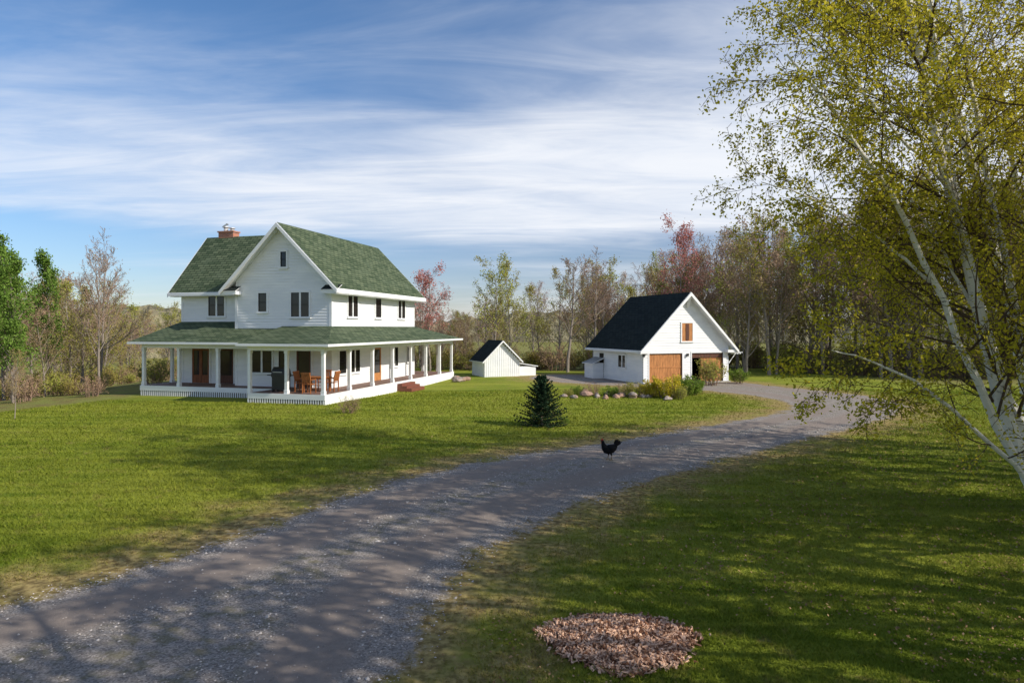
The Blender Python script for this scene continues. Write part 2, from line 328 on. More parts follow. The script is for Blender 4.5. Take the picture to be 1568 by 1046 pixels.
w.lap((0,9.4,0),X_,Y_,-11.7,-7.4,.51,5.7,WHITE)
w.lap((0,13.8,0),X_,Y_,gz_l,gz_r,.51,9.0,WHITE)
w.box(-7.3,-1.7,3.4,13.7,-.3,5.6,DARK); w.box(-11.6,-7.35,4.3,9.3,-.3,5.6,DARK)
for x,y in ((-1.6,3.3),(-7.4,3.3),(-11.7,4.2),(-1.6,13.8)):
    sx=-1 if x==-1.6 else 1
    w.box(min(x-.035*sx,x+.12*sx),max(x-.035*sx,x+.12*sx),y-.035,y,.51,5.8,WHITE)
    if x==-1.6: w.box(x,x+.035,y if y<5 else y-.12,y+.12 if y<5 else y+.035,.51,5.8,WHITE)
w.build('walls',house)
rf=MB()
e0,e1=-1.0,-8.0; ez=RZ-3.5; th=.11
rf.slab([(e0,2.8,ez),(e0,14.3,ez),(-RT,14.3,RZ),(-RT,2.8,RZ)],th,GREEN,WHITE)
rf.slab([(e1,14.3,ez),(e1,2.8,ez),(-RT,2.8,RZ),(-RT,14.3,RZ)],th,GREEN,WHITE)
wz=RZ-.01-3.1*1.14
rf.slab([(-12.2,3.7,wz),(-4.6,3.7,wz),(-4.6,6.8,RZ-.01),(-12.2,6.8,RZ-.01)],th,GREEN,WHITE)
rf.slab([(-4.6,9.9,wz),(-12.2,9.9,wz),(-12.2,6.8,RZ-.01),(-4.6,6.8,RZ-.01)],th,GREEN,WHITE)
for sx in (1,-1):
    xe=-RT+sx*3.55; 
    rf.prism([(xe,2.77,ez-.07),(-RT,2.77,RZ-.03),(-RT,2.77,RZ-.25),(xe-sx*.02,2.77,ez-.26)],(0,-.05,0),WHITE)
    rf.prism([(xe,14.33,ez-.07),(-RT,14.33,RZ-.03),(-RT,14.33,RZ-.25),(xe-sx*.02,14.33,ez-.26)],(0,.05,0),WHITE)
for sy in (1,-1):
    ye=6.8+sy*3.13
    rf.prism([(-12.21,ye,wz-.04),(-12.21,6.8,RZ-.03),(-12.21,6.8,RZ-.25),(-12.21,ye,wz-.25)],(-.05,0,0),WHITE)
rf.box(-1.6,-1.0,2.85,14.3,ez-.28,ez-.22,WHITE); rf.box(-1.0,-.96,2.8,14.3,ez-.24,ez-.04,WHITE)
rf.box(-8.0,-7.4,2.85,3.7,ez-.28,ez-.22,WHITE)
rf.box(-12.15,-8.0,3.75,4.2,wz-.22,wz-.16,WHITE); rf.box(-12.2,-8.0,3.66,3.7,wz-.19,wz-.03,WHITE)
for a,b in ((-1.95,-.98),(-8.02,-7.05)):
    rf.box(a,b,2.83,3.3,ez-.24,ez-.06,WHITE)
    rf.slab([(a,2.8,ez-.055),(b,2.8,ez-.055),(b,3.3,ez+.22),(a,3.3,ez+.22)],.03,BLACKR,WHITE)
rf.build('roof',house)
p=MB(); zE=2.87; zW=3.72; S=.43; zA=zE+S*1.7; zB=zE+S*2.6
p.slab([(-4.5,-.4,zE),(.4,-.4,zE),(-1.6,3.3,zW),(-4.5,3.3,zW)],.1,GREEN,WHITE)
p.slab([(.4,-.4,zE),(.4,17.9,zE),(-1.6,13.8,zW),(-1.6,3.3,zW)],.1,GREEN,WHITE)
p.slab([(.4,17.9,zE),(-8.4,17.9,zE),(-7.4,13.8,zW),(-1.6,13.8,zW)],.1,GREEN,WHITE)
p.slab([(-7.4,1.6,zE),(-4.5,1.6,zE),(-4.5,3.3,zA),(-7.4,3.3,zA)],.1,GREEN,WHITE)
p.slab([(-12.9,1.6,zE),(-7.4,1.6,zE),(-7.4,4.2,zB),(-11.7,4.2,zB)],.1,GREEN,WHITE)
p.slab([(-12.9,9.6,zE),(-12.9,1.6,zE),(-11.7,4.2,zB),(-11.7,9.6,zB)],.1,GREEN,WHITE)
p.face([(-4.5,-.4,zE-.1),(-4.5,3.3,zA-.1),(-4.5,3.3,zW),(-4.5,-.4,zE)],WHITE)
p.box(-4.5,.45,-.45,-.4,zE-.11,zE-.005,WHITE); p.box(.4,.45,-.4,17.9,zE-.11,zE-.005,WHITE); p.box(-12.9,-4.5,1.55,1.6,zE-.11,zE-.005,WHITE)
def beam(x0,x1,y0,y1): p.box(x0,x1,y0,y1,2.55,2.77,WHITE)
beam(-4.18,-.02,.02,.18); beam(-.2,-.04,.18,17.1); beam(-12.38,-4.2,2.02,2.18); beam(-12.38,-12.22,2.18,9.4); beam(-7.4,-.2,16.94,17.1); beam(-4.2,-4.04,.18,2.18)
p.box(-4.18,-.2,.18,3.3,2.70,2.75,WHITE); p.box(-1.6,-.2,3.3,16.94,2.70,2.75,WHITE); p.box(-12.2,-4.2,2.18,3.3,2.70,2.75,WHITE);p.box(-12.2,-7.4,3.3,4.2,2.70,2.75,WHITE)
p.build('porch_roof',house)
f=MB()
f.box(-4.1,0,0,3.3,.42,.51,DECK); f.box(-1.6,0,3.3,17.1,.42,.51,DECK); f.box(-7.4,-1.6,13.8,17.1,.42,.51,DECK)
f.box(-12.4,-4.1,2.0,3.3,.42,.51,DECK); f.box(-12.4,-7.4,3.3,4.2,.42,.51,DECK); f.box(-12.4,-11.7,4.2,9.4,.42,.51,DECK)
f.box(-4.14,.03,-.04,0,.26,.515,WHITE); f.box(0,.04,0,17.1,.26,.515,WHITE); f.box(-12.44,-4.14,1.96,2.0,.26,.515,WHITE); f.box(-12.44,-12.4,2.0,9.4,.26,.515,WHITE)
x=-4.12
while x<0: f.box(x,x+.065,-.03,-.01,-.02,.26,WHITE); x+=.13
x=-12.4
while x<-4.2: f.box(x,x+.065,1.97,1.99,-.05,.26,WHITE); x+=.13
f.box(-.01,.03,0,17.1,-.05,.26,WHITE); f.box(-4.14,-4.11,-.03,2,-.05,.26,WHITE)
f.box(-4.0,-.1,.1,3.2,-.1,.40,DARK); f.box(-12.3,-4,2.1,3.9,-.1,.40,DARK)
posts=[(-.12,y) for y in (.1,2.5,4.95,7.4,9.9,12.3,14.7,17.0)]+[(-2.07,.1),(-4.1,.1),(-7.55,2.1),(-10.0,2.1),(-12.3,2.1),(-12.3,4.1),(-12.3,6.8),(-12.3,9.3),(-1.15,17.0),(-2.3,17.0),(-4.6,17.0),(-7.3,17.0)]
for x,y in posts:
    f.box(x-.075,x+.075,y-.075,y+.075,.51,2.55,WHITE); f.box(x-.095,x+.095,y-.095,y+.095,.512,.68,WHITE); f.box(x-.095,x+.095,y-.095,y+.095,2.42,2.548,WHITE)
STEPW=m_wood('red_step_boards',(.26,.09,.06),False)
for i in range(3): f.box(.041+i*.3,.34+i*.3,7.7,9.6,-.05,.40-i*.13,STEPW)
f.build('porch',house)
g=MB(); FO=(0,3.3,0);WO=(0,4.2,0);SO=(-1.6,0,0)
g.window(FO,X_,NY,-3.42,4.22,5.48,1.06,2); g.window(FO,X_,NY,-5.7,4.5,5.48,.5,1); g.window(FO,X_,NY,-4.42,6.85,7.65,.34,1); g.window(WO,X_,NY,-9.35,4.3,5.5,1.05,2)
for s_,ww,c in ((5.45,1.05,2),(8.5,.7,1),(11.75,1.0,2)): g.window(SO,Y_,X_,s_,4.25,5.45,ww,c)
g.window(FO,X_,NY,-5.75,1.25,2.4,1.25,2); g.window(FO,X_,NY,-4.45,1.3,2.4,.5,1)
g.window(SO,Y_,X_,4.35,1.2,2.4,.7,1); g.window(SO,Y_,X_,5.7,1.2,2.4,1.05,2); g.window(SO,Y_,X_,10.7,1.25,2.4,1.0,2); g.window(SO,Y_,X_,12.9,1.4,2.4,.6,1)
g.build('windows',house)
g=MB()
g.window(WO,X_,NY,-10.4,.52,2.45,1.15,2,door=DOORW); g.window(WO,X_,NY,-8.7,.52,2.45,.95,1,door=DARKW); g.window(FO,X_,NY,-3.2,.52,2.5,.85,1,door=DARKW)
g.window(SO,Y_,X_,8.35,.52,2.45,.95,1,door=CEDAR)
g.build('doors',house)
c=MB(); c.box(-11.35,-10.3,6.75,7.3,8.0,9.42,BRICK); c.box(-11.40,-10.25,6.7,7.35,9.42,9.5,BRICK)
c.cyl((-11.05,7.05,9.5),(-11.05,7.05,9.72),.13,.13,METAL); c.cyl((-11.05,7.05,9.75),(-11.05,7.05,9.81),.2,.18,METAL); c.cyl((-10.6,7.05,9.5),(-10.6,7.05,9.64),.12,.12,METAL)
c.cyl((-10.6,7.05,9.67),(-10.6,7.05,9.72),.19,.17,METAL); c.prism([(-11.35,7.05,9.82),(-11.0,7.05,10.02),(-10.9,7.05,9.95)],(0,.1,0),METAL)
c.build('chimney',house)
def wl(x,y):
    a=math.radians(15.2); return (-8.68+x*math.cos(a)+y*math.sin(a),30.25-x*math.sin(a)+y*math.cos(a))
t=MB()
for i in range(7): t.box(-.6,.6,-.42+i*.12,-.42+i*.12+.105,.70,.73,TABLEW)
t.box(-.52,.52,-.36,.36,.64,.699,TABLEW)
for a in (-.5,.5):
    for b in (-.34,.34): t.box(a-.03,a+.03,b-.03,b+.03,0,.64,TABLEW)
t.build('patio_table',None,loc=(*wl(-1.25,1.35),.51),rz=-.26)
def chair(x,y,rz):
    c=MB()
    for i in range(5): c.box(-.22+i*.09,-.22+i*.09+.075,-.22,.22,.42,.445,TABLEW)
    for i in range(5): c.prism([(-.21+i*.09,.20,.5),(-.145+i*.09,.20,.5),(-.145+i*.09,.30,.95),(-.21+i*.09,.30,.95)],(0,.02,0),TABLEW)
    c.box(-.25,.25,.27,.33,.93,1.0,TABLEW)
    for a in (-.24,.2):
        c.box(a,a+.04,-.22,-.18,0,.64,TABLEW); c.box(a,a+.04,.2,.25,0,.68,TABLEW); c.box(a-.01,a+.05,-.24,.26,.64,.67,TABLEW); c.prism([(a,.2,.64),(a,.25,.64),(a,.34,1.0),(a,.29,1.0)],(.04,0,0),TABLEW)
    xx,yy=wl(x,y); c.build('patio_chair',None,loc=(xx,yy,.51),rz=rz)
chair(-2.0,1.2,1.35); chair(-.62,1.7,-1.8); chair(-1.2,.62,math.pi-.3); chair(-1.35,2.2,-.2)
gr=MB(); gr.box(-.35,.35,-.25,.25,.1,.72,BLACK); gr.box(-.65,-.36,-.2,.2,.78,.82,BLACK); gr.box(.36,.65,-.2,.2,.78,.82,BLACK); gr.box(-.38,.38,-.27,.27,.72,.88,BLACK)
arc=[(-.36,.27*math.cos(a)*-1,.88+.33*math.sin(a)) for a in np.linspace(0,math.pi,10)]; gr.prism(arc,(.72,0,0),BLACK); gr.box(-.25,.25,-.33,-.30,.95,.98,METAL)
for a in (-.3,.3): gr.cyl((a-.03,-.2,.08),(a+.03,-.2,.08),.08,.08,BLACK); gr.cyl((a-.03,.2,.08),(a+.03,.2,.08),.08,.08,BLACK)
gr.build('barbecue_grill',None,loc=(*wl(-3.0,1.0),.51),rz=-.26)
# ------------------------------------------------------------------ GARAGE
ga=empty('detached_garage',(8.5,42.35,0),math.radians(20.9)); W=6.76; D=6.8; gr=6.0; mid=W/2
m=MB(); sl=1.0; gez=gr-(mid+.45)*sl
wt=gr-mid*sl-.1
fl=lambda z:0 if z<wt else mid-(gr-.1-z); fr=lambda z:W if z<wt else mid+(gr-.1-z)
m.lap((0,0,0),X_,NY,fl,fr,1.95,5.85,WHITE,.17); m.lap((0,0,0),X_,NY,0,.45,0,1.95,WHITE,.17); m.lap((0,0,0),X_,NY,W-.45,W,0,1.95,WHITE,.17); m.lap((0,0,0),X_,NY,mid-.38,mid+.38,0,1.95,WHITE,.17)
m.lap((0,0,0),Y_,NX,0,D,0,wt,WHITE,.17); m.lap((W,0,0),Y_,X_,0,D,0,wt,WHITE,.17); m.lap((0,D,0),X_,Y_,fl,fr,0,5.85,WHITE,.17)
m.box(0,.1,-.035,0,0,wt,WHITE); m.box(W-.1,W,-.035,0,0,wt,WHITE)
for a,b in ((.45,mid-.38),(mid+.38,W-.45)):
    m.box(a-.08,a,-.04,0,0,1.95,WHITE); m.box(b,b+.08,-.04,0,0,1.95,WHITE); m.box(a-.08,b+.08,-.045,0,1.95,2.07,WHITE)
m.box(.05,W-.05,D-.1,D-.05,0,2.4,DARK); m.box(.03,.05,0,D,0,2.4,DARK); m.box(W-.05,W-.03,0,D,0,2.4,DARK); m.box(.05,W-.05,0,D-.1,2.35,2.4,DARK); m.box(0,W,-.3,D,-.1,.03,CONC)
m.build('walls',ga)
m=MB(); 
m.slab([(-.45,D+.4,gez),(-.45,-.45,gez),(mid,-.45,gr),(mid,D+.4,gr)],.12,BLACKR,WHITE); m.slab([(W+.45,-.45,gez),(W+.45,D+.4,gez),(mid,D+.4,gr),(mid,-.45,gr)],.12,BLACKR,WHITE)
for sx in (-1,1):
    xe=mid+sx*(mid+.5); m.prism([(xe,-.47,gez-.06),(mid,-.47,gr-.02),(mid,-.47,gr-.25),(xe,-.47,gez-.25)],(0,-.05,0),WHITE)
m.box(-.5,-.45,-.45,D+.4,gez-.16,gez-.03,WHITE); m.box(W+.45,W+.5,-.45,D+.4,gez-.16,gez-.03,WHITE)
m.box(-.5,.35,-.42,0,gez-.2,gez-.02,WHITE); m.box(W-.35,W+.5,-.42,0,gez-.2,gez-.02,WHITE)
m.prism([(mid-.12,-.45,5.75),(mid+.12,-.45,5.75),(mid+.06,-.1,5.0),(mid-.06,-.1,5.0)],(0,.06,0),WHITE)
m.build('roof',ga)
m=MB()
def gdoor(a,b,y,mt,n=12):
    for i in range(n): 
        x0=a+(b-a)*i/n; m.box(x0+.005,x0+(b-a)/n-.005,y,y+.04,.03,1.93,mt)
    m.box(a,b,y-.02,y,1.0,1.08,mt)
gdoor(.45,mid-.38,.06,CEDAR); gdoor(mid+1.2,W-.45,.10,CEDAR,8); m.box(mid+.38,W-.45,.05,.09,1.62,1.93,DARKW)
O=(0,0,0); m.obox(O,X_,NY,mid-.42,mid+.42,0,.05,2.75,3.95,CEDAR); m.obox(O,X_,NY,mid-.13,mid+.13,.05,.07,2.8,3.9,DARKW)
m.obox(O,X_,NY,mid-.50,mid-.42,0,.07,2.67,4.03,WHITE); m.obox(O,X_,NY,mid+.42,mid+.50,0,.07,2.67,4.03,WHITE); m.obox(O,X_,NY,mid-.42,mid+.42,0,.072,3.95,4.05,WHITE); m.obox(O,X_,NY,mid-.52,mid+.52,0,.09,2.65,2.75,WHITE)
m.window((0,0,0),Y_,NX,2.6,.95,1.75,.9,2); m.obox((0,0,0),Y_,NX,5.2,5.8,0,.04,.05,1.8,DARK)
for xx in (-.02,mid,W+.02): m.box(xx-.06,xx+.06,-.16,-.04,1.75,1.92,BLACK)
m.build('doors_and_windows',ga)
m=MB(); m.box(-.9,-.03,5.2,6.5,0,1.1,WHITE); m.slab([(-1.05,6.6,1.1),(-1.05,5.05,1.1),(-.03,5.05,1.5),(-.03,6.6,1.5)],.06,CONC,WHITE); m.build('lean_to',ga)
m=MB()
m.box(W+.05,W+1.0,-.1,0,1.85,1.93,WHITE); m.box(W+.05,W+1.0,1.2,1.3,1.85,1.93,WHITE)
for i in range(4): m.box(W+.25+i*.22,W+.30+i*.22,-.3,1.5,1.93,2.0,WHITE)
m.prism([(W+.02,-.08,1.2),(W+.02,-.08,1.3),(W+.6,-.08,1.85),(W+.5,-.08,1.85)],(0,.06,0),WHITE); m.prism([(W+.02,1.22,1.2),(W+.02,1.22,1.3),(W+.6,1.22,1.85),(W+.5,1.22,1.85)],(0,.06,0),WHITE); m.build('pergola_bracket',ga)
# ------------------------------------------------------------------ SHED
sh=empty('garden_shed',(-2.0,47.4,0),math.radians(23)); m=MB(); SW=2.75;SD=2.6
def brd(O,U,N,u0,u1,zt):
    n=int((u1-u0)/.17)
    for i in range(n):
        a=u0+(u1-u0)*i/n; b=u0+(u1-u0)*(i+1)/n; m.obox(O,U,N,a,b,-.03,0,0,min(zt(a),zt(b)),WHITE); m.obox(O,U,N,b-.02,b+.02,0,.02,0,min(zt(b),zt(b-.02)),WHITE)
brd((0,0,0),X_,NY,0,SW,lambda u:2.6-abs(u-SW/2)*.95); brd((0,0,0),Y_,NX,0,SD,lambda u:1.25); brd((0,SD,0),X_,Y_,0,SW,lambda u:2.6-abs(u-SW/2)*.95); brd((SW,0,0),Y_,X_,0,SD,lambda u:1.25)
e=2.72-(SW/2+.2)*.98
m.slab([(-.2,SD+.2,e),(-.2,-.22,e),(SW/2,-.22,2.72),(SW/2,SD+.2,2.72)],.06,BLACKR,WHITE); m.slab([(SW+.2,-.22,e),(SW+.2,SD+.2,e),(SW/2,SD+.2,2.72),(SW/2,-.22,2.72)],.06,BLACKR,WHITE)
for sx in (-1,1): m.prism([(SW/2+sx*(SW/2+.22),-.23,e-.02),(SW/2,-.23,2.71),(SW/2,-.23,2.59),(SW/2+sx*(SW/2+.22),-.23,e-.13)],(0,-.03,0),WHITE)
m.box(SW+.03,SW+1.5,.3,1.9,0,.75,WHITE); m.slab([(SW+1.65,.2,.78),(SW+1.65,2.0,.78),(SW+.03,2.0,1.05),(SW+.03,.2,1.05)],.06,CONC,WHITE)
m.build('shed_body',sh)
m=MB(); m.cyl((0,0,0),(0,0,6.3),.07,.05,BARK); m.cyl((0,0,6.2),(.9,0,6.5),.03,.03,METAL); m.cyl((-.5,0,6.45),(.3,0,6.5),.03,.03,METAL); m.cyl((.75,0,6.3),(.75,0,6.5),.18,.08,METAL); m.build('yard_light_pole',None,loc=(9.4,58,0))
# ------------------------------------------------------------------ TREES
def norm(v): return v/(np.linalg.norm(v)+1e-9)
class Tree:
    def __init__(s,seed): s.r=np.random.default_rng(seed); s.br=[]; s.an=[]
    def limb(s,p,d,L,rad,l,P):
        n=P['seg'][l]; pts=[p]; d=norm(d)
        for i in range(n):
            d=norm(d+s.r.normal(0,P['wob'][l],3)+np.array([0,0,P['up'][l]])); p=p+d*(L/n); pts.append(p)
        rr=np.linspace(rad,max(rad*P['tip'][l],P['rmin']),n+1); s.poly(np.array(pts),rr,l,P,L)
    def poly(s,pts,rr,l,P,L):
        s.br.append((pts,rr,l)); n=len(pts)-1
        if l<P['max']:
            t0=P['t0'][l]
            for j in range(P['n'][l]):
                t=t0+(1-t0)*(j+s.r.uniform(0,1))/P['n'][l]; x=t*n; i=min(int(x),n-1); fr=x-i
                q=pts[i]*(1-fr)+pts[i+1]*fr; tg=norm(pts[i+1]-pts[i]); pv=norm(np.cross(tg,s.r.normal(0,1,3))); a=math.radians(s.r.normal(P['ang'][l],10))
                cr=(rr[i]*(1-fr)+rr[i+1]*fr)*P['rr'][l]
                k=1-P['tap'][l]*(t-t0)/(1-t0)
                s.limb(q,tg*math.cos(a)+pv*math.sin(a),L*P['len'][l]*k*s.r.uniform(.7,1.25),max(cr,P['rmin']),l+1,P)
        if l>=P['max']-P.get('lv',0):
            for q in pts[1:]: s.an.append(q)
    def mesh(s,name,bark,twig,leaf,nl,ls,spread,twl=2):
        VV=[];FF=[];MI=[];b=0
        for pts,rr,l in s.br:
            k=8 if l==0 else (5 if l==1 else 3); n=len(pts); tg=np.gradient(pts,axis=0); tg/=np.linalg.norm(tg,axis=1)[:,None]+1e-9
            ref=np.array([.3,.9,.1]) if abs(tg[0,1])<.8 else np.array([1,.1,.2]); u=np.cross(tg,ref); u/=np.linalg.norm(u,axis=1)[:,None]; v=np.cross(tg,u)
            a=np.arange(k)*2*math.pi/k; ring=pts[:,None]+rr[:,None,None]*(u[:,None]*np.cos(a)[None,:,None]+v[:,None]*np.sin(a)[None,:,None]); VV.append(ring.reshape(-1,3))
            i=np.arange(n-1)[:,None]*k; j=np.arange(k)[None]; jj=(j+1)%k; FF.append(np.stack([i+j,i+jj,i+k+jj,i+k+j],-1).reshape(-1,4)+b); MI.append(np.full((n-1)*k,0 if l<twl else 1)); b+=n*k
        if nl:
            A=np.array(s.an); r=s.r; c=A[r.integers(0,len(A),nl)]+r.normal(0,spread,(nl,3)); u=r.normal(0,1,(nl,3)); u/=np.linalg.norm(u,axis=1)[:,None]; w=np.cross(u,r.normal(0,1,(nl,3))); w/=np.linalg.norm(w,axis=1)[:,None]
            z=(ls*r.uniform(.6,1.4,nl))[:,None]; u=u*z; w=w*z*.6
            VV.append(np.stack([c-u,c-w,c+u,c+w],1).reshape(-1,3)); FF.append(np.arange(4*nl).reshape(-1,4)+b); MI.append(np.full(nl,2))
        return fastmesh(name,np.concatenate(VV),np.concatenate(FF),[bark,twig,leaf],np.concatenate(MI),smooth=False)
def P(**k):
    d=dict(seg=[8,5,4,3],wob=[.05,.10,.14,.18],up=[.03,.08,.07,.03],tip=[.15,.25,.3,.5],n=[20,6,5],t0=[.25,.2,.15],ang=[42,38,38],len=[.38,.45,.45],tap=[.6,.5,.4],rr=[.45,.55,.6],max=3,rmin=.008,lv=0); d.update(k); return d
H0=10.
def tmpl(name,seed,leaf,nl,ls,bark=BARK,twig=BARKB,spread=.18,r0=.12,**k):
    t=Tree(seed); t.limb(np.zeros(3),np.array([0,0,1.]),H0,r0,0,P(**k)); return t.mesh(name,bark,twig,leaf,nl,ls,spread)
T={}
T['bare']=[tmpl('bare_%d'%i,20+i,L_TAN,500,.05,n=[26,7,6],rmin=.010) for i in range(2)]
T['tan']=[tmpl('tan_%d'%i,30+i,L_TAN,2200,.07,n=[22,7,5]) for i in range(2)]
T['pink']=[tmpl('pink_%d'%i,35+i,L_PINK,2400,.06,n=[24,7,5]) for i in range(2)]
T['olive']=[tmpl('olive_%d'%i,40+i,L_OLIVE,2800,.075,n=[22,7,5],t0=[.12,.2,.15]) for i in range(3)]
T['yg']=[tmpl('yg_%d'%i,50+i,L_YG,3200,.078,n=[22,7,5],t0=[.12,.2,.15]) for i in range(2)]
T['red']=[tmpl('red_0',60,L_RED,3600,.07,n=[22,7,5])]
T['green']=[tmpl('green_%d'%i,70+i,L_GREEN,7500,.09,n=[26,7,4],t0=[.15,.2,.15],len=[.28,.45,.45]) for i in range(2)]
T['off']=[tmpl('offtree_%d'%i,80+i,L_OLIVE,1100,.07,n=[13,5,4],r0=.20,rmin=.016,len=[.46,.5,.5],rr=[.5,.55,.6],wob=[.08,.12,.16,.2]) for i in range(3)]
def bush(name,seed,leaf,nl,ls):
    t=Tree(seed); 
    for i in range(16):
        a=t.r.uniform(0,6.28); t.limb(np.array([.25*math.cos(a),.25*math.sin(a),0]),np.array([math.cos(a)*t.r.uniform(.1,.8),math.sin(a)*t.r.uniform(.1,.8),1.]),t.r.uniform(.7,1.2),.02,1,P(n=[0,7,4],t0=[.1,.15,.1],rmin=.004,wob=[.1,.15,.2,.2]))
    return t.mesh(name,BARKB,BARKB,leaf,nl,ls,.06)
B={'olive':bush('bush_olive',1,L_OLIVE,2000,.037),'tan':bush('bush_tan',2,L_TAN,1000,.03),'yg':bush('bush_yg',3,L_YG,2300,.037),'green':bush('bush_green',4,L_BUSHG,3500,.04),'yellow':bush('bush_yellow',5,L_BUSHY,3500,.04)}
def inst(name,me,loc,s,par=None,sz=None,rz=None):
    o=bpy.data.objects.new(name,me); o.location=loc; o.scale=(s,s,sz or s); o.rotation_euler=(0,0,rng.uniform(0,6.28) if rz is None else rz); return link(o,par)
def pick(d):
    ks=list(d); w=np.array([d[k] for k in ks],float); k=ks[rng.choice(len(ks),p=w/w.sum())]; L=T[k]; return L[rng.integers(len(L))]
azs=np.array([-.80,-.70,-.66,-.60,-.5,-.42,-.14,-.10,-.06,-.03,.0,.07,.12,.18,.22,.28,.36,.46,.8])
tops=np.array([.075,.055,.04,.04,.025,.02,.05,.025,.02,.065,.07,.08,.085,.09,.10,.115,.14,.18,.25])
def hgt(x,y,f=1.): return (3.6+np.interp(x/y,azs,tops)*y-float(ground_z(x,y)))*f
wood=empty('forest_treeline')
def addtrees(par,n,xr,yr,mixd,cond=lambda x,y:True,fr=(.65,1.02),maxh=99):
    c=0;k=0
    while c<n and k<n*30:
        k+=1; x=rng.uniform(*xr); y=rng.uniform(*yr)
        if not cond(x,y): continue
        h=min(hgt(x,y,rng.uniform(*fr)),maxh); inst('tree_%d'%c,pick(mixd),(x,y,float(ground_z(x,y))-.1),h/H0*rng.uniform(.9,1.15),par,h/H0); c+=1
vis=lambda x,y:abs(x)<.84*y+4
addtrees(wood,46,(-14,22),(58,67),{'bare':2.5,'tan':2,'pink':2.5,'olive':1.5,'yg':2.5},vis)
addtrees(wood,58,(-75,60),(70,95),{'bare':2,'tan':2,'pink':2.5,'olive':2,'yg':2.5,'red':.3},vis)
right=empty('right_woods')
addtrees(right,34,(18,44),(50,62),{'olive':3.5,'tan':2.5,'pink':1.5,'yg':2.5,'bare':1.5},vis)
addtrees(right,17,(27,44),(44,52),{'olive':3.5,'tan':2,'yg':2.5,'bare':1.5},vis)
left=empty('left_woods')
addtrees(left,34,(-62,-26),(38,70),{'tan':2.5,'olive':2.5,'yg':3,'bare':2},lambda x,y:vis(x,y) and x<-24-.1*(y-30),(.7,1.15))
def addbush(par,n,xr,yr,mixd,cond=lambda x,y:True,sr=(1.0,2.1)):
    c=0;ks=list(mixd);w=np.array([mixd[k] for k in ks],float);w/=w.sum()
    for _ in range(n*30):
        if c>=n: break
        x=rng.uniform(*xr);y=rng.uniform(*yr)
        if not cond(x,y): continue
        inst('bush_%d'%c,B[ks[rng.choice(len(ks),p=w)]],(x,y,float(ground_z(x,y))-.05),rng.uniform(*sr),par); c+=1
ub=empty('forest_undergrowth')
addbush(ub,75,(-22,45),(56,61),{'olive':4,'tan':3,'yg':3},vis)
addbush(ub,80,(-60,-21.8),(25,60),{'olive':5,'tan':2.5,'yg':4},lambda x,y:vis(x,y) and x<-22.2-.08*abs(y-30),(.7,1.5))
addbush(ub,45,(18,42),(46,53),{'olive':5,'tan':2,'yg':3},lambda x,y:vis(x,y) and y>66-.6*x,(1.,2.))
def feat(name,key,i,x,y,h,wf=1.):
    L=T[key]; inst(name,L[i%len(L)],(x,y,float(ground_z(x,y))-.05),h/H0*wf,None,h/H0)
feat('aspen_tree','green',0,-27.5,36,8.0,.9); feat('aspen_tree','green',1,-25.9,33.9,6.8,.8); feat('aspen_tree','green',0,-30.0,37,8.9,.9); feat('aspen_tree','green',1,-29,41,8.2,.8)
feat('bare_tree','bare',0,-26.5,42,8.8,.9); feat('bare_tree','bare',1,-24.3,38.5,7.6,.8); feat('bare_tree','bare',1,-29.6,45,7.6,.8)
feat('red_maple_tree','red',0,-6.9,55,8.0,1.2); feat('red_maple_tree','red',0,15.3,60,12.4,.85)
feat('bare_tree','bare',1,4.6,54,8.9,1.3); feat('bare_tree','bare',0,6.9,56,9.0,1.2); feat('poplar_tree','yg',0,-1.5,54,8.6,1.0); feat('poplar_tree','yg',1,-.2,56,8.6,.8); feat('sapling_tree','tan',0,-19.8,26.0,2.6,.6)
for i,(x,y,h) in enumerate([(7.6,-.5,13),(10.8,3.2,12.5),(12.5,6.5,11),(15,2.6,13),(17.5,7,12),(14.5,9.5,10),(20,3,14),(18,12,12),(10.5,-3,14),(23,8,13),(24,14,13),(16,-4,13),(21,17,11),(13.2,.2,14),(6.0,-4.5,14),(12.2,9.2,9),(16.5,4.5,13),(19,9.5,12),(9.3,1.2,12),(21.5,11,13)]):
    feat('maple_tree','off',i,x,y,h,1.1)
r=np.random.default_rng(11); n=260; aa=np.linspace(-1.25,1.25,n); V=[]
for k,(dist,hh) in enumerate([(170,0),(176,5.0),(184,7.0),(215,7.5),(240,-4)]):
    for a in aa: V.append((dist*math.sin(a),dist*math.cos(a),(hh+(r.normal(0,.5)+1.1*math.sin(a*9)+.8*math.sin(a*23+1) if 0<k<4 else 0))-3.3*(k in(0,))))
F=[(k*n+i,k*n+i+1,(k+1)*n+i+1,(k+1)*n+i) for k in range(4) for i in range(n-1)]
t=NT('distant_forest'); q=t.noise(t.pos(),.35,5,.7); HM=t.bsdf(t.mix(t.smooth(q,.35,.65),(.15,.14,.10),(.30,.27,.17)),1.,0.,q,1.,2.)
link(bpy.data.objects.new('distant_hills',fastmesh('hills',V,F,[HM])))
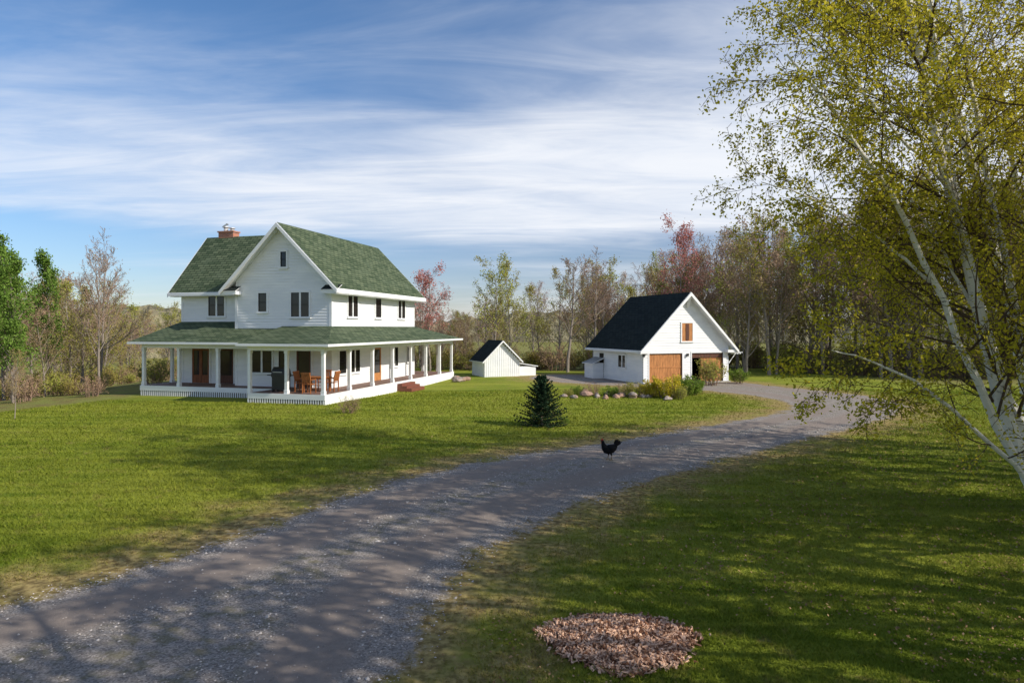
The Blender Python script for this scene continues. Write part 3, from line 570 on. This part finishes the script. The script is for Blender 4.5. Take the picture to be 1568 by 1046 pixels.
# ------------------------------------------------------------------ BIRCH
bt=Tree(101)
PB=P(seg=[10,7,5,4],wob=[.03,.08,.12,.16],up=[.02,.02,-.03,-.12],tip=[.25,.25,.35,.5],n=[17,8,6],t0=[.22,.12,.1],ang=[50,45,45],len=[.27,.50,.5],tap=[.35,.4,.3],rr=[.38,.5,.6],rmin=.0048,max=3,lv=1)
def trunk(pts,r0,r1,Pp=PB,n=None,ln=None):
    pts=np.array(pts,float); L=np.linalg.norm(np.diff(pts,axis=0),axis=1).sum()
    tt=np.linspace(0,len(pts)-1,14); q=np.array([[np.interp(t,np.arange(len(pts)),pts[:,k]) for k in range(3)] for t in tt])
    for _ in range(2): q[1:-1]=(q[:-2]+2*q[1:-1]+q[2:])/4
    q+=bt.r.normal(0,.02,q.shape); Pq=dict(Pp)
    if n: Pq['n']=n
    if ln: Pq['len']=ln
    bt.poly(q,np.linspace(r0,r1,14),0,Pq,L)
trunk([(10.7,13,-.1),(10.15,13,.6),(9.3,12.9,3.6),(8.45,12.8,6.9),(7.75,12.7,9.6),(7.3,12.6,11.5)],.15,.055)
trunk([(10.75,13.1,-.1),(10.3,13.1,1.4),(9.75,13.2,2.9),(9.3,13.3,4.8),(8.85,13.4,7.6),(8.6,13.5,11.0)],.12,.045)
trunk([(10.6,12.9,-.1),(9.9,12.8,.9),(8.8,12.6,2.9),(8.0,12.4,4.5),(7.1,12.2,6.1),(6.1,12.0,7.4),(5.0,11.9,8.6)],.095,.018)
trunk([(10.65,12.8,-.1),(9.9,12.6,.8),(8.6,12.4,1.85),(7.6,12.2,2.6),(6.4,12.0,3.1),(5.8,11.9,3.2)],.055,.010,n=[10,7,5])
trunk([(10.85,13.2,-.1),(10.6,13.4,3),(9.9,13.6,6.5),(9.3,13.7,11)],.10,.03)
trunk([(10.8,13.3,-.1),(10.9,12.8,4),(10.2,12.4,8),(9.1,12.0,12)],.09,.03)
hi=dict(n=[11,6,5],ln=[.42,.5,.5])
trunk([(8.5,12.8,6.4),(7.4,12.8,7.6),(6.2,12.7,8.9),(5.1,12.6,9.8)],.04,.010,**hi)
trunk([(8.3,12.5,4.2),(7.3,12.6,5.2),(6.1,12.7,6.0),(4.9,12.8,6.5)],.035,.008,**hi)
trunk([(9.2,13,4.0),(8.5,13.2,5.5),(7.9,13.3,6.6),(7.4,13.4,7.8)],.035,.008,**hi)
trunk([(8.0,12.7,8.6),(7.0,12.6,9.8),(6.0,12.5,10.5),(4.8,12.4,10.8)],.04,.010,**hi)
trunk([(9.0,12.9,5.0),(8.0,12.0,6.5),(6.8,11.6,7.6),(5.6,11.4,8.0)],.03,.008,**hi)
bm=bt.mesh('birch',BIRCH,TWIG,L_BIRCH,60000,.034,.085,twl=1)
link(bpy.data.objects.new('birch_tree',bm))
b2=Tree(77); bt=b2
trunk([(12.6,15.5,-.1),(11.8,15.4,4),(10.6,15.2,8),(9.2,15,11),(8.0,14.8,13.5)],.12,.03)
trunk([(14.2,17,-.1),(13.8,17,4),(13.0,17,8),(12.2,17,13)],.12,.03)
trunk([(12.9,15.6,-.1),(12.4,15.6,3),(11.6,15.7,6),(10.6,15.8,9.5),(9.6,15.8,12)],.09,.03)
link(bpy.data.objects.new('birch_tree.001',b2.mesh('birch2',BIRCH,TWIG,L_BIRCH,38000,.038,.09,twl=1)))
# ------------------------------------------------------------------ SPRUCE
def spruce(name,x,y,h,w_):
    mb=Tree(3); r=mb.r; mb.br.append((np.array([[0,0,-.05],[0,0,h*.5],[0,0,h]]),np.array([.04,.025,.006])*h/1.8,0))
    tiers=15
    for i in range(tiers):
        z0=h*(.05+.93*(i/tiers)); nb=int(13-6*i/tiers); off=r.uniform(0,6.28)
        for j in range(nb):
            z=z0+r.uniform(-.02,.02)*h; Lr=w_/2*(1-z/h)**.95*r.uniform(.72,1.18)+.03; a=off+6.28*j/nb+r.uniform(-.2,.2); d=np.array([math.cos(a),math.sin(a),.10+.9*z/h]); p0=np.array([0,0,z])
            f=lambda t:p0+d*Lr*t+np.array([0,0,-.30*Lr*t*(1-.8*t)])
            mb.br.append((np.array([f(t) for t in np.linspace(0,1,5)]),np.linspace(.008,.003,5),2))
            for t in np.linspace(.2,1,8):
                for k in range(max(2,int(12*(1.1-t*.6)))): mb.an.append(f(t)+r.normal(0,1,3)*np.array([.045,.045,.016])*(1.3-t))
    me=mb.mesh(name,BARK,BARKB,L_SPR,26000,.026,.012); o=bpy.data.objects.new(name,me); o.location=(x,y,float(ground_z(x,y))); link(o)
spruce('spruce_tree',1.13,24.5,1.95,2.1)
# ------------------------------------------------------------------ garden bed
def rock(x,y,s,seed,name='boulder',par=None):
    import bmesh
    bm=bmesh.new(); bmesh.ops.create_icosphere(bm,subdivisions=2,radius=1); rr=np.random.default_rng(seed); o=rr.normal(0,1,3)
    for v in bm.verts:
        k=1+.25*math.sin(v.co.x*2.3+o[0])+.2*math.sin(v.co.y*3.1+o[1]*3)+.15*math.sin(v.co.z*4+o[2]*2); v.co=Vector((v.co.x*k*s,v.co.y*k*s*.8,v.co.z*k*s*.62))
    me=bpy.data.meshes.new(name); bm.to_mesh(me); bm.free(); me.materials.append(ROCK); ob=bpy.data.objects.new(name,me); ob.location=(x,y,float(ground_z(x,y))+s*.25); ob.rotation_euler=(0,0,rr.uniform(0,6)); link(ob,par)
bed=empty('rock_garden'); r=np.random.default_rng(8)
for i in range(30):
    t_=i/30; rock(3.0+5.6*t_+r.normal(0,.2),34.6-1.2*t_+r.normal(0,.6),r.uniform(.13,.34),i,'rock_%d'%i,bed)
for i in range(5): rock(-3.6+r.normal(0,.5),45+r.normal(0,.6),r.uniform(.25,.5),50+i,'boulder')
for i,(x,y,k,s) in enumerate([(7.9,33.2,'yellow',1.05),(7.2,33.8,'yellow',.8),(9.0,34.5,'green',.9),(9.7,35,'green',.8),(6.3,33.6,'yg',.7),(5.2,34,'green',.5),(4.2,34.6,'tan',.6),(3.4,34.9,'green',.45),(8.4,32.8,'yg',.6),(5.8,34.6,'tan',.55),(2.9,34.2,'yg',.4)]): inst('shrub',B[k],(x,y,0),s)
inst('shrub',B['yg'],(12.6,41.3,0),1.35); inst('shrub',B['green'],(14.9,42.8,0),.8)
inst('perennial_plant',B['tan'],(-6.9,27.4,0),.6); inst('perennial_plant',B['green'],(2.0,24.4,0),.25)
# ------------------------------------------------------------------ CHICKEN
def chicken(x,y,rz):
    FE=simple('black_feathers',(.007,.007,.009),.75,.15,.3,20); RED=simple('comb_red',(.5,.03,.02),.5); BK=simple('beak_horn',(.25,.18,.09)); LG=simple('hen_legs',(.16,.12,.07))
    m=MB(); secs=[(-.175,.325,.012,.015),(-.15,.31,.04,.045),(-.11,.28,.068,.075),(-.05,.245,.092,.098),(.02,.228,.10,.105),(.075,.24,.09,.098),(.115,.285,.065,.07),(.135,.335,.045,.048),(.145,.375,.034,.036),(.155,.408,.031,.032),(.172,.42,.024,.025),(.185,.42,.010,.012)]
    n=16; rings=[]
    P3=[Vector((a,0,b)) for a,b,_,_ in secs]
    for i,(a,b,ry,rz_) in enumerate(secs):
        tg=(P3[min(i+1,len(P3)-1)]-P3[max(i-1,0)]).normalized(); up=Vector((-tg.z,0,tg.x)); rings.append([P3[i]+Vector((0,1,0))*ry*math.cos(2*math.pi*k/n)+up*rz_*math.sin(2*math.pi*k/n) for k in range(n)])
    for i in range(len(rings)-1):
        for k in range(n): m.face([rings[i][k],rings[i][(k+1)%n],rings[i+1][(k+1)%n],rings[i+1][k]],FE)
    m.face(rings[0],FE); m.face(rings[-1][::-1],FE)
    r=np.random.default_rng(2)
    for k in range(18):
        a=math.radians(38+55*(k/17)); yy=r.uniform(-.035,.035); L=r.uniform(.13,.2); b=Vector((-.12,yy*.5,.29)); d=Vector((-math.cos(a),yy*2,math.sin(a))); nrm=Vector((math.sin(a),0,math.cos(a)))
        pr=[]
        for j,t in enumerate(np.linspace(0,1,6)):
            c=b+d*L*t+Vector((-.03*t*t,0,-.03*t*t)); w=.024*math.sin(math.pi*min(t*.85+.12,1)); pr.append((c-nrm*w,c+nrm*w))
        for j in range(5): m.face([pr[j][0],pr[j][1],pr[j+1][1],pr[j+1][0]],FE)
    for sy in (-1,1):
        pr=[]
        for j,t in enumerate(np.linspace(0,1,8)):
            px=.07-.2*t; pz=.27+.01*t; w=.06*math.sin(math.pi*min(t*.8+.2,1))+.004; o_=.092*math.sin(math.pi*(.2+.65*(1-t)))+.016
            pr.append([Vector((px,sy*o_*.8,pz+w*.6)),Vector((px,sy*(o_+.012),pz)),Vector((px,sy*(o_+.004),pz-w))])
        for j in range(7):
            for q in range(2): m.face([pr[j][q],pr[j][q+1],pr[j+1][q+1],pr[j+1][q]],FE)
    for sy,fx in ((-.04,.02),(.04,-.03)):
        m.cyl((.0+fx*.3,sy,.19),(fx-.01,sy,.10),.032,.013,FE); m.cyl((fx-.01,sy,.105),(fx,sy,.012),.009,.007,LG,6)
        for a in (-.5,0,.5,math.pi): m.cyl((fx,sy,.012),(fx+.055*math.cos(a)*(1 if a<3 else .6),sy+.055*math.sin(a),.005),.006,.003,LG,5)
    m.cyl((.18,0,.418),(.21,0,.410),.009,.002,BK,6)
    for k in range(5):
        bx=.135+.011*k; h=(.022,.034,.038,.032,.02)[k]; m.prism([(bx,-.003,.432),(bx+.013,-.003,.432),(bx+.005,-.003,.436+h)],(0,.006,0),RED)
    m.prism([(.175,-.008,.405),(.187,-.008,.40),(.180,-.008,.365),(.168,-.008,.372)],(0,.016,0),RED)
    for sy in (-1,1): m.cyl((.165,sy*.024,.422),(.165,sy*.028,.422),.006,.004,RED,6)
    m.build('chicken',None,smooth=False,loc=(x,y,float(ground_z(x,y))+.034),rz=rz,sc=1.25)
chicken(2.64,17.7,math.pi+.15)
# ------------------------------------------------------------------ sky, sun, camera
el=math.radians(34); sv=Vector((.93,-.37,0)).normalized(); sunv=Vector((sv.x*math.cos(el),sv.y*math.cos(el),math.sin(el)))
wd=NT('World',True); scene.world=wd.m
sky=wd.node('TexSky',sky_type='NISHITA'); sky.sun_disc=False; sky.sun_elevation=el; sky.sun_rotation=math.atan2(sunv.x,sunv.y); sky.air_density=1.; sky.dust_density=.3; sky.ozone_density=3
g_=wd.node('TexCoord').outputs['Generated']; sp=wd.node('SeparateXYZ',ins={0:g_}); zx,zy,zz=sp.outputs
zc=wd.math('ADD',wd.math('MAXIMUM',zz,0.),.10)
uv=wd.node('CombineXYZ',ins={0:wd.math('DIVIDE',zx,zc),1:wd.math('DIVIDE',zy,zc),2:0.}).outputs[0]
n1=wd.noise(wd.mapping(uv,(.45,.95,1),(0,0,math.radians(14))),.8,6,.55,.5)
n2=wd.noise(wd.mapping(uv,(.55,1.9,1),(0,0,math.radians(-16))),1.6,6,.62,.7)
n3=wd.noise(wd.mapping(uv,(.25,.5,1)),.8,2)
cr=wd.node('ValToRGB'); wd.set(cr.inputs[0],zz); E=cr.color_ramp.elements
st=[(0,.46),(.04,.30),(.09,.14),(.128,.17),(.15,.80),(.20,1.0),(.27,.86),(.33,.42),(.42,.24),(1,.3)]
E[0].position=0;E[0].color=(st[0][1],)*3+(1,); E[1].position=1;E[1].color=(.3,.3,.3,1)
for p_,v_ in st[1:-1]:
    e_=E.new(p_); e_.color=(v_,v_,v_,1)
dn=wd.math('ADD',wd.math('MULTIPLY',wd.math('SUBTRACT',n1,.5),1.5),wd.math('MULTIPLY',wd.math('SUBTRACT',n2,.5),.75))
dn=wd.math('ADD',dn,wd.math('MULTIPLY',wd.math('SUBTRACT',n3,.5),.5)); dn=wd.math('ADD',dn,wd.math('MULTIPLY',zx,.42)); cov=wd.math('ADD',cr.outputs[0],dn)
mask=wd.math('MULTIPLY',wd.smooth(cov,-.05,1.15),.94)
dp=wd.smooth(wd.math('ADD',zz,wd.math('MULTIPLY',zx,-.25)),.0,.5)
skyc=wd.mix(1.,sky.outputs[0],wd.mix(dp,(.84,.80,.90),(.78,1.0,1.18)),'MULTIPLY')
cl=wd.mix(wd.smooth(n2,.3,.7),(6.6,7.1,8.0),(7.9,8.1,8.5))
col=wd.mix(mask,skyc,cl)
bg=wd.node('Background',ins={'Color':col,'Strength':.12}); wd.t.links.new(bg.outputs[0],wd.out.inputs[0])
L=bpy.data.lights.new('sun','SUN'); L.energy=5.0; L.angle=math.radians(.4); L.color=(1,.92,.79); lo=bpy.data.objects.new('sun',L); link(lo); lo.rotation_euler=sunv.to_track_quat('Z','Y').to_euler()
cam=bpy.data.cameras.new('camera'); co=bpy.data.objects.new('camera',cam); link(co); co.location=(0,0,H); co.rotation_euler=(math.radians(90),0,0); cam.lens=22.96; cam.sensor_width=36; cam.shift_y=-.0128; cam.clip_end=5000; cam.clip_start=.05
scene.camera=co
scene.view_settings.view_transform='Standard'; scene.view_settings.look='None'; scene.view_settings.exposure=0
